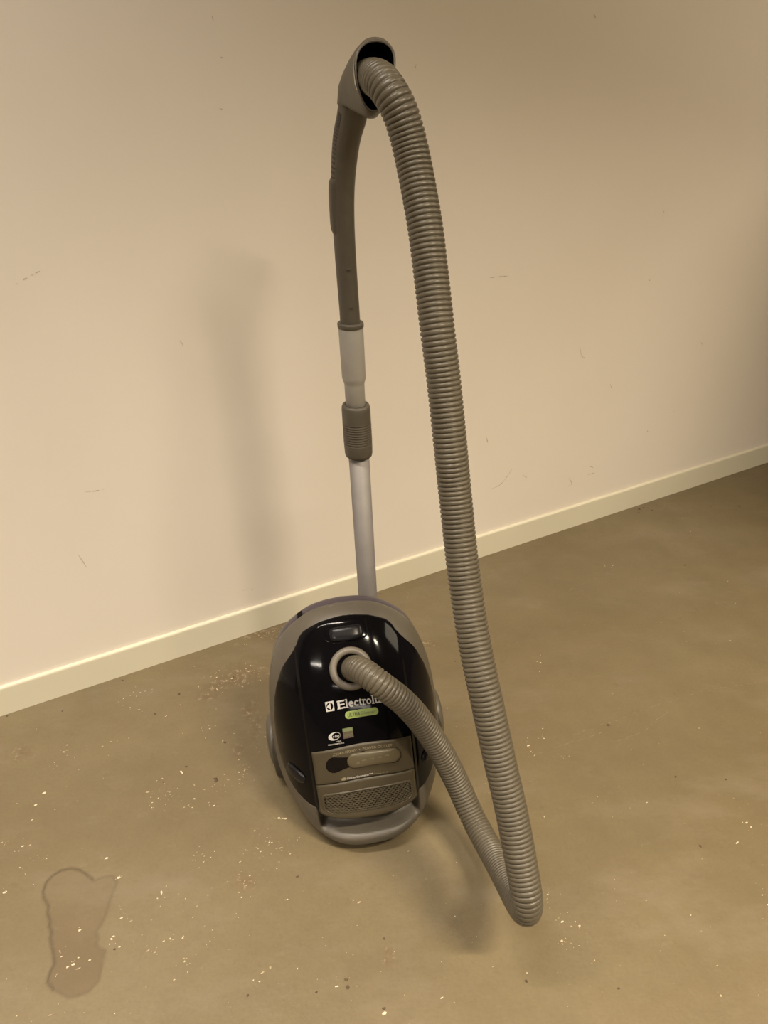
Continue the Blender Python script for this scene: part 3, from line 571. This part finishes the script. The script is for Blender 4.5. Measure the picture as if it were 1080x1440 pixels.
# ---------------------------------------------------------------- hose socket, hose
def lathe_axis(c, ax, prof, m, name, parent, n=40):
    c = Vector(c); ax = Vector(ax).normalized(); u = ax.orthogonal().normalized(); w = ax.cross(u); V = []; F = []
    for r, h in prof: V += [c + ax * h + (u * math.cos(2 * math.pi * j / n) + w * math.sin(2 * math.pi * j / n)) * r for j in range(n)]
    for i in range(len(prof) - 1):
        for j in range(n): q = (j + 1) % n; F.append((i * n + j, i * n + q, i * n + n + q, i * n + n + j))
    return mk(name, V, F, m, parent)
rc = Vector(pts(on(np.array([-.0005]), np.array([.3180]), .0018, SH))[0]); ra = (Vector(pts(on(np.array([-.0005]), np.array([.3180]), .0118, SH))[0]) - rc).normalized()
lathe_axis(rc, ra, [(.034, -.012), (.0342, -.002), (.0338, .004), (.0318, .0072), (.0285, .0084), (.0245, .0078), (.0226, .0054), (.0220, -.006), (.0220, -.010)], M['ring'], 'hose_socket', vac)
lathe_axis(rc, ra, [(.0221, -.004), (.010, -.0045), (.0005, -.0045)], M['dark'], 'socket_bore', vac)

C = cat(HOSE, n=24); seg = np.r_[0, np.cumsum(np.linalg.norm(np.diff(C, axis=0), axis=1))]
start, PIT = .016, .00625
Lh = seg[-1]; ns = int(Lh / (PIT / 10)); s = np.linspace(0, Lh, ns)
CC = np.stack([np.interp(s, seg, C[:, k]) for k in range(3)], 1)
for _ in range(420): CC[1:-1] = (CC[:-2] + 2 * CC[1:-1] + CC[2:]) / 4
base = .0205 + .0010 * sst(s, .62, .80)
phs = (s / PIT) % 1.0
gr = np.clip(1 - np.abs(phs - .5) / .5, 0, 1)                     # 0 at a groove, 1 on the crown
rr = base - .0034 * (1 - np.sqrt(np.clip(1 - (1 - gr) ** 2.6, 0, 1)))
smooth_zone = (s < .008) | (s > Lh - .02)
rr = np.where(smooth_zone, base - .001, rr)
V, F = sweep(CC, rr, n=32); hose = mk('hose', V, F, M['hose'], vac)

# ---------------------------------------------------------------- telescopic tube
def tx(z): return -.0317 - (z - .316) * .0414
def tsec(name, prof, m, parent, n=40):
    V = []; F = []
    for r, z in prof:
        V += [(tx(z) + r * math.cos(2 * math.pi * j / n), 1.19 + r * math.sin(2 * math.pi * j / n), z) for j in range(n)]
    for i in range(len(prof) - 1):
        for j in range(n): q = (j + 1) % n; F.append((i * n + j, i * n + q, i * n + n + q, i * n + n + j))
    F.append(tuple(range(n - 1, -1, -1))); F.append(tuple(range((len(prof) - 1) * n, len(prof) * n)))
    return mk(name, V, F, m, parent)
tube = tsec('telescopic_tube', [(.0165, .002), (.0175, .004), (.0175, .585)], M['metal'], vac)
inner = tsec('inner_tube', [(.0162, .58), (.0162, .700), (.0168, .7035), (.0185, .7090), (.0192, .7130), (.0194, .796), (.0190, .7975)], M['plast'], vac)
rid = [(.0200, .5735), (.0222, .5745), (.0232, .5790), (.0236, .5900), (.0236, .5965)]
for k in range(9):
    z = .5975 + k * .0043; rid += [(.0236, z), (.0229, z + .0008), (.0229, z + .0016), (.0239, z + .0026), (.0236, z + .0038)]
rid += [(.0236, .6380), (.0236, .6560), (.0230, .6620), (.0215, .6655), (.0175, .6662), (.0165, .6640)]
tsec('tube_collar', rid, M['handle'], vac)
# clip between tube and underside
V, F = lbox(-.022, .022, .119, .190, .10, .16); flipcheck(mk('parking_clip', V, F, M['base'], vac, smooth=False))

# ---------------------------------------------------------------- handle with curved grip and hood
HP = [(-.0519, 1.19, .7930, .0158), (-.0527, 1.19, .8151, .0154), (-.0562, 1.189, .8845, .0156), (-.0585, 1.187, .9501, .0160), (-.0575, 1.181, 1.0032, .0170), (-.0514, 1.170, 1.0538, .0187), (-.0428, 1.158, 1.0847, .0200), (-.0385, 1.150, 1.1034, .0205)]
H_ = cat(HP, n=8); V, F = sweep(H_[:, :3], H_[:, 3], n=32); handle = mk('handle', V, F, M['handle'], vac)
tsec('handle_rim', [(.0196, .7930), (.0204, .7940), (.0204, .7990), (.0198, .8005), (.0158, .8010)], M['handle'], vac)
# hood: ellipses that pivot about the lower lip, from the grip up to the oblong mouth
LIP = Vector((-.0148, 1.0697, 1.0928))
HB_ = [(-.0530, 1.160, 1.1020), (-.0515, 1.170, 1.1120), (-.0490, 1.180, 1.1250), (-.0410, 1.186, 1.1410), (-.0300, 1.173, 1.1570), (-.0190, 1.148, 1.1690), (-.0105, 1.120, 1.1750), (-.0092, 1.095, 1.1720)]
side = Vector((.86, .51, 0)).normalized()
HR = [.0203, .0212, .0235, .0255, .0270, .0282, .0292, .0300]
LF = [(-.0185, 1.132, 1.096), (-.018, 1.114, 1.0900), (-.0165, 1.098, 1.088), (-.0155, 1.086, 1.087), (-.015, 1.078, 1.088), (-.0145, 1.072, 1.0900), (-.0140, 1.068, 1.0925), (-.0128, 1.066, 1.0950)]
secs = []
for bk, lf, r in zip(HB_, LF, HR): secs.append((Vector(bk), Vector(lf), r))
def hood(scale, shift=0):
    V = []; F = []; n = 40
    for si, (bk, lf, r) in enumerate(secs):
        c = (bk + lf) / 2; a = (bk - lf) / 2
        for j in range(n):
            t = 2 * math.pi * j / n; ct, st = math.cos(t), math.sin(t)
            V.append(c + a * (math.copysign(abs(ct) ** .9, ct)) * (1 - scale / a.length) + side * (r - scale) * math.copysign(abs(st) ** .9, st) * (1 + .30 * si / 7 * (ct - .3)))
    k = len(secs)
    for i in range(k - 1):
        for j in range(n): q = (j + 1) % n; F.append((i * n + j, i * n + q, i * n + n + q, i * n + n + j))
    return V, F, n, k
V, F, n, k = hood(0); V2, F2, _, _ = hood(.0030)
ho = mk('handle_hood', V, F, M['handle'], vac)
# rounded mouth rim and dark lining
rimV = V[(k - 1) * n:]; rimI = V2[(k - 1) * n:]
nrm = (rimV[0] - rimV[n // 2]).cross(side).normalized()
if nrm.y > 0: nrm = -nrm
RV = [tuple(p) for p in rimV] + [tuple((p + q) / 2 + nrm * .0014) for p, q in zip(rimV, rimI)] + [tuple(q) for q in rimI]
RF = []
for i in range(2):
    for j in range(n): q = (j + 1) % n; RF.append((i * n + j, i * n + q, i * n + n + q, i * n + n + j))
sub('mouth_rim', RV, RF, M['handle'], ho, origin=VC_ORIGIN)
sub('hood_lining', V2, F2 + [tuple(range(n))], M['inner'], ho, origin=VC_ORIGIN)
# worn pale streak on the left edge of the mouth
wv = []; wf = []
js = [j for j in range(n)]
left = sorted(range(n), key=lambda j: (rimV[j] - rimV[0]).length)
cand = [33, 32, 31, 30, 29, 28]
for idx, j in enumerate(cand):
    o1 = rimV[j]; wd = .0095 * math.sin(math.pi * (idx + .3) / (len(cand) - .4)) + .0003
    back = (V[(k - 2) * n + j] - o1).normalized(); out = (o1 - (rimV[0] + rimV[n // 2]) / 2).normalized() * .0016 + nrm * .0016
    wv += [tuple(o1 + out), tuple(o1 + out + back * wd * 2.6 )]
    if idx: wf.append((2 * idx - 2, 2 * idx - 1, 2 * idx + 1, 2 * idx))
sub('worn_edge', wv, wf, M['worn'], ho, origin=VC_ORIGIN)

# grip ribs down the left of the handle, air slider and snap tabs
T, U, B = frames(H_[:, :3])
ribs = []
dirL = Vector((-.80, -.60, 0)).normalized()
def hpoint(f):
    x = f * (len(H_) - 1); i = int(min(x, len(H_) - 2)); t = x - i; p = H_[i] * (1 - t) + H_[i + 1] * t
    tn = Vector(H_[i + 1][:3] - H_[i][:3]).normalized(); return Vector(p[:3]), p[3], tn
for i in range(30):
    f = .40 + .50 * i / 29; p, r, tn = hpoint(f); o = (dirL - tn * dirL.dot(tn)).normalized(); sd = tn.cross(o); wdt = .0032 * (1 - .0 * i)
    for sgn in (1,):
        c = p + o * (r - .0001); a, bb_, cc = sd * wdt, tn * .0007, o * .0006
        Vb = [c + a * x + bb_ * y + cc * z - tn * .0012 * abs(x) * 0 for z in (-1, 1) for y in (-1, 1) for x in (-1, 1)]
        ribs.append((Vb, [(0, 2, 3, 1), (4, 5, 7, 6), (0, 1, 5, 4), (2, 6, 7, 3), (0, 4, 6, 2), (1, 3, 7, 5)]))
V, F = join(ribs); g = flipcheck(mk('grip_ribs', V, F, M['ribs'], handle, smooth=False, origin=VC_ORIGIN))
V = []; F = []
dl = Vector((-1, -.15, 0)).normalized(); nn_ = 12; st_ = []
for i in range(13):
    f = .385 + .20 * i / 12; p, r, tn = hpoint(f); o = (dl - tn * dl.dot(tn)).normalized(); sd = tn.cross(o); e = math.sqrt(max(0, 1 - abs(2 * i / 12 - 1) ** 6)) * .0035
    for j in range(9):
        a = math.radians(-50 + 100 * j / 8); q = p + (o * math.cos(a) + sd * math.sin(a)) * (r + (e if 0 < j < 8 else 0) - (.0005 if j in (0, 8) or i in (0, 12) else 0)); V.append(q)
for i in range(12):
    for j in range(8): F.append((i * 9 + j, i * 9 + j + 1, i * 9 + j + 10, i * 9 + j + 9))
mk('air_slider', V, F, M['handle'], handle, origin=VC_ORIGIN)
for f in (.175, .285):
    p, r, tn = hpoint(f); o = Vector((.25, -.97, 0)); sd = tn.cross(o); c = p + o * (r + .0002); V = [c + sd * x * .0035 + tn * y * .0012 + o * z * .001 for z in (-1, 1) for y in (-1, 1) for x in (-1, 1)]
    flipcheck(mk('snap_tab', V, [(0, 2, 3, 1), (4, 5, 7, 6), (0, 1, 5, 4), (2, 6, 7, 3), (0, 4, 6, 2), (1, 3, 7, 5)], M['dark'] if False else M['handle'], handle, smooth=False, origin=VC_ORIGIN))
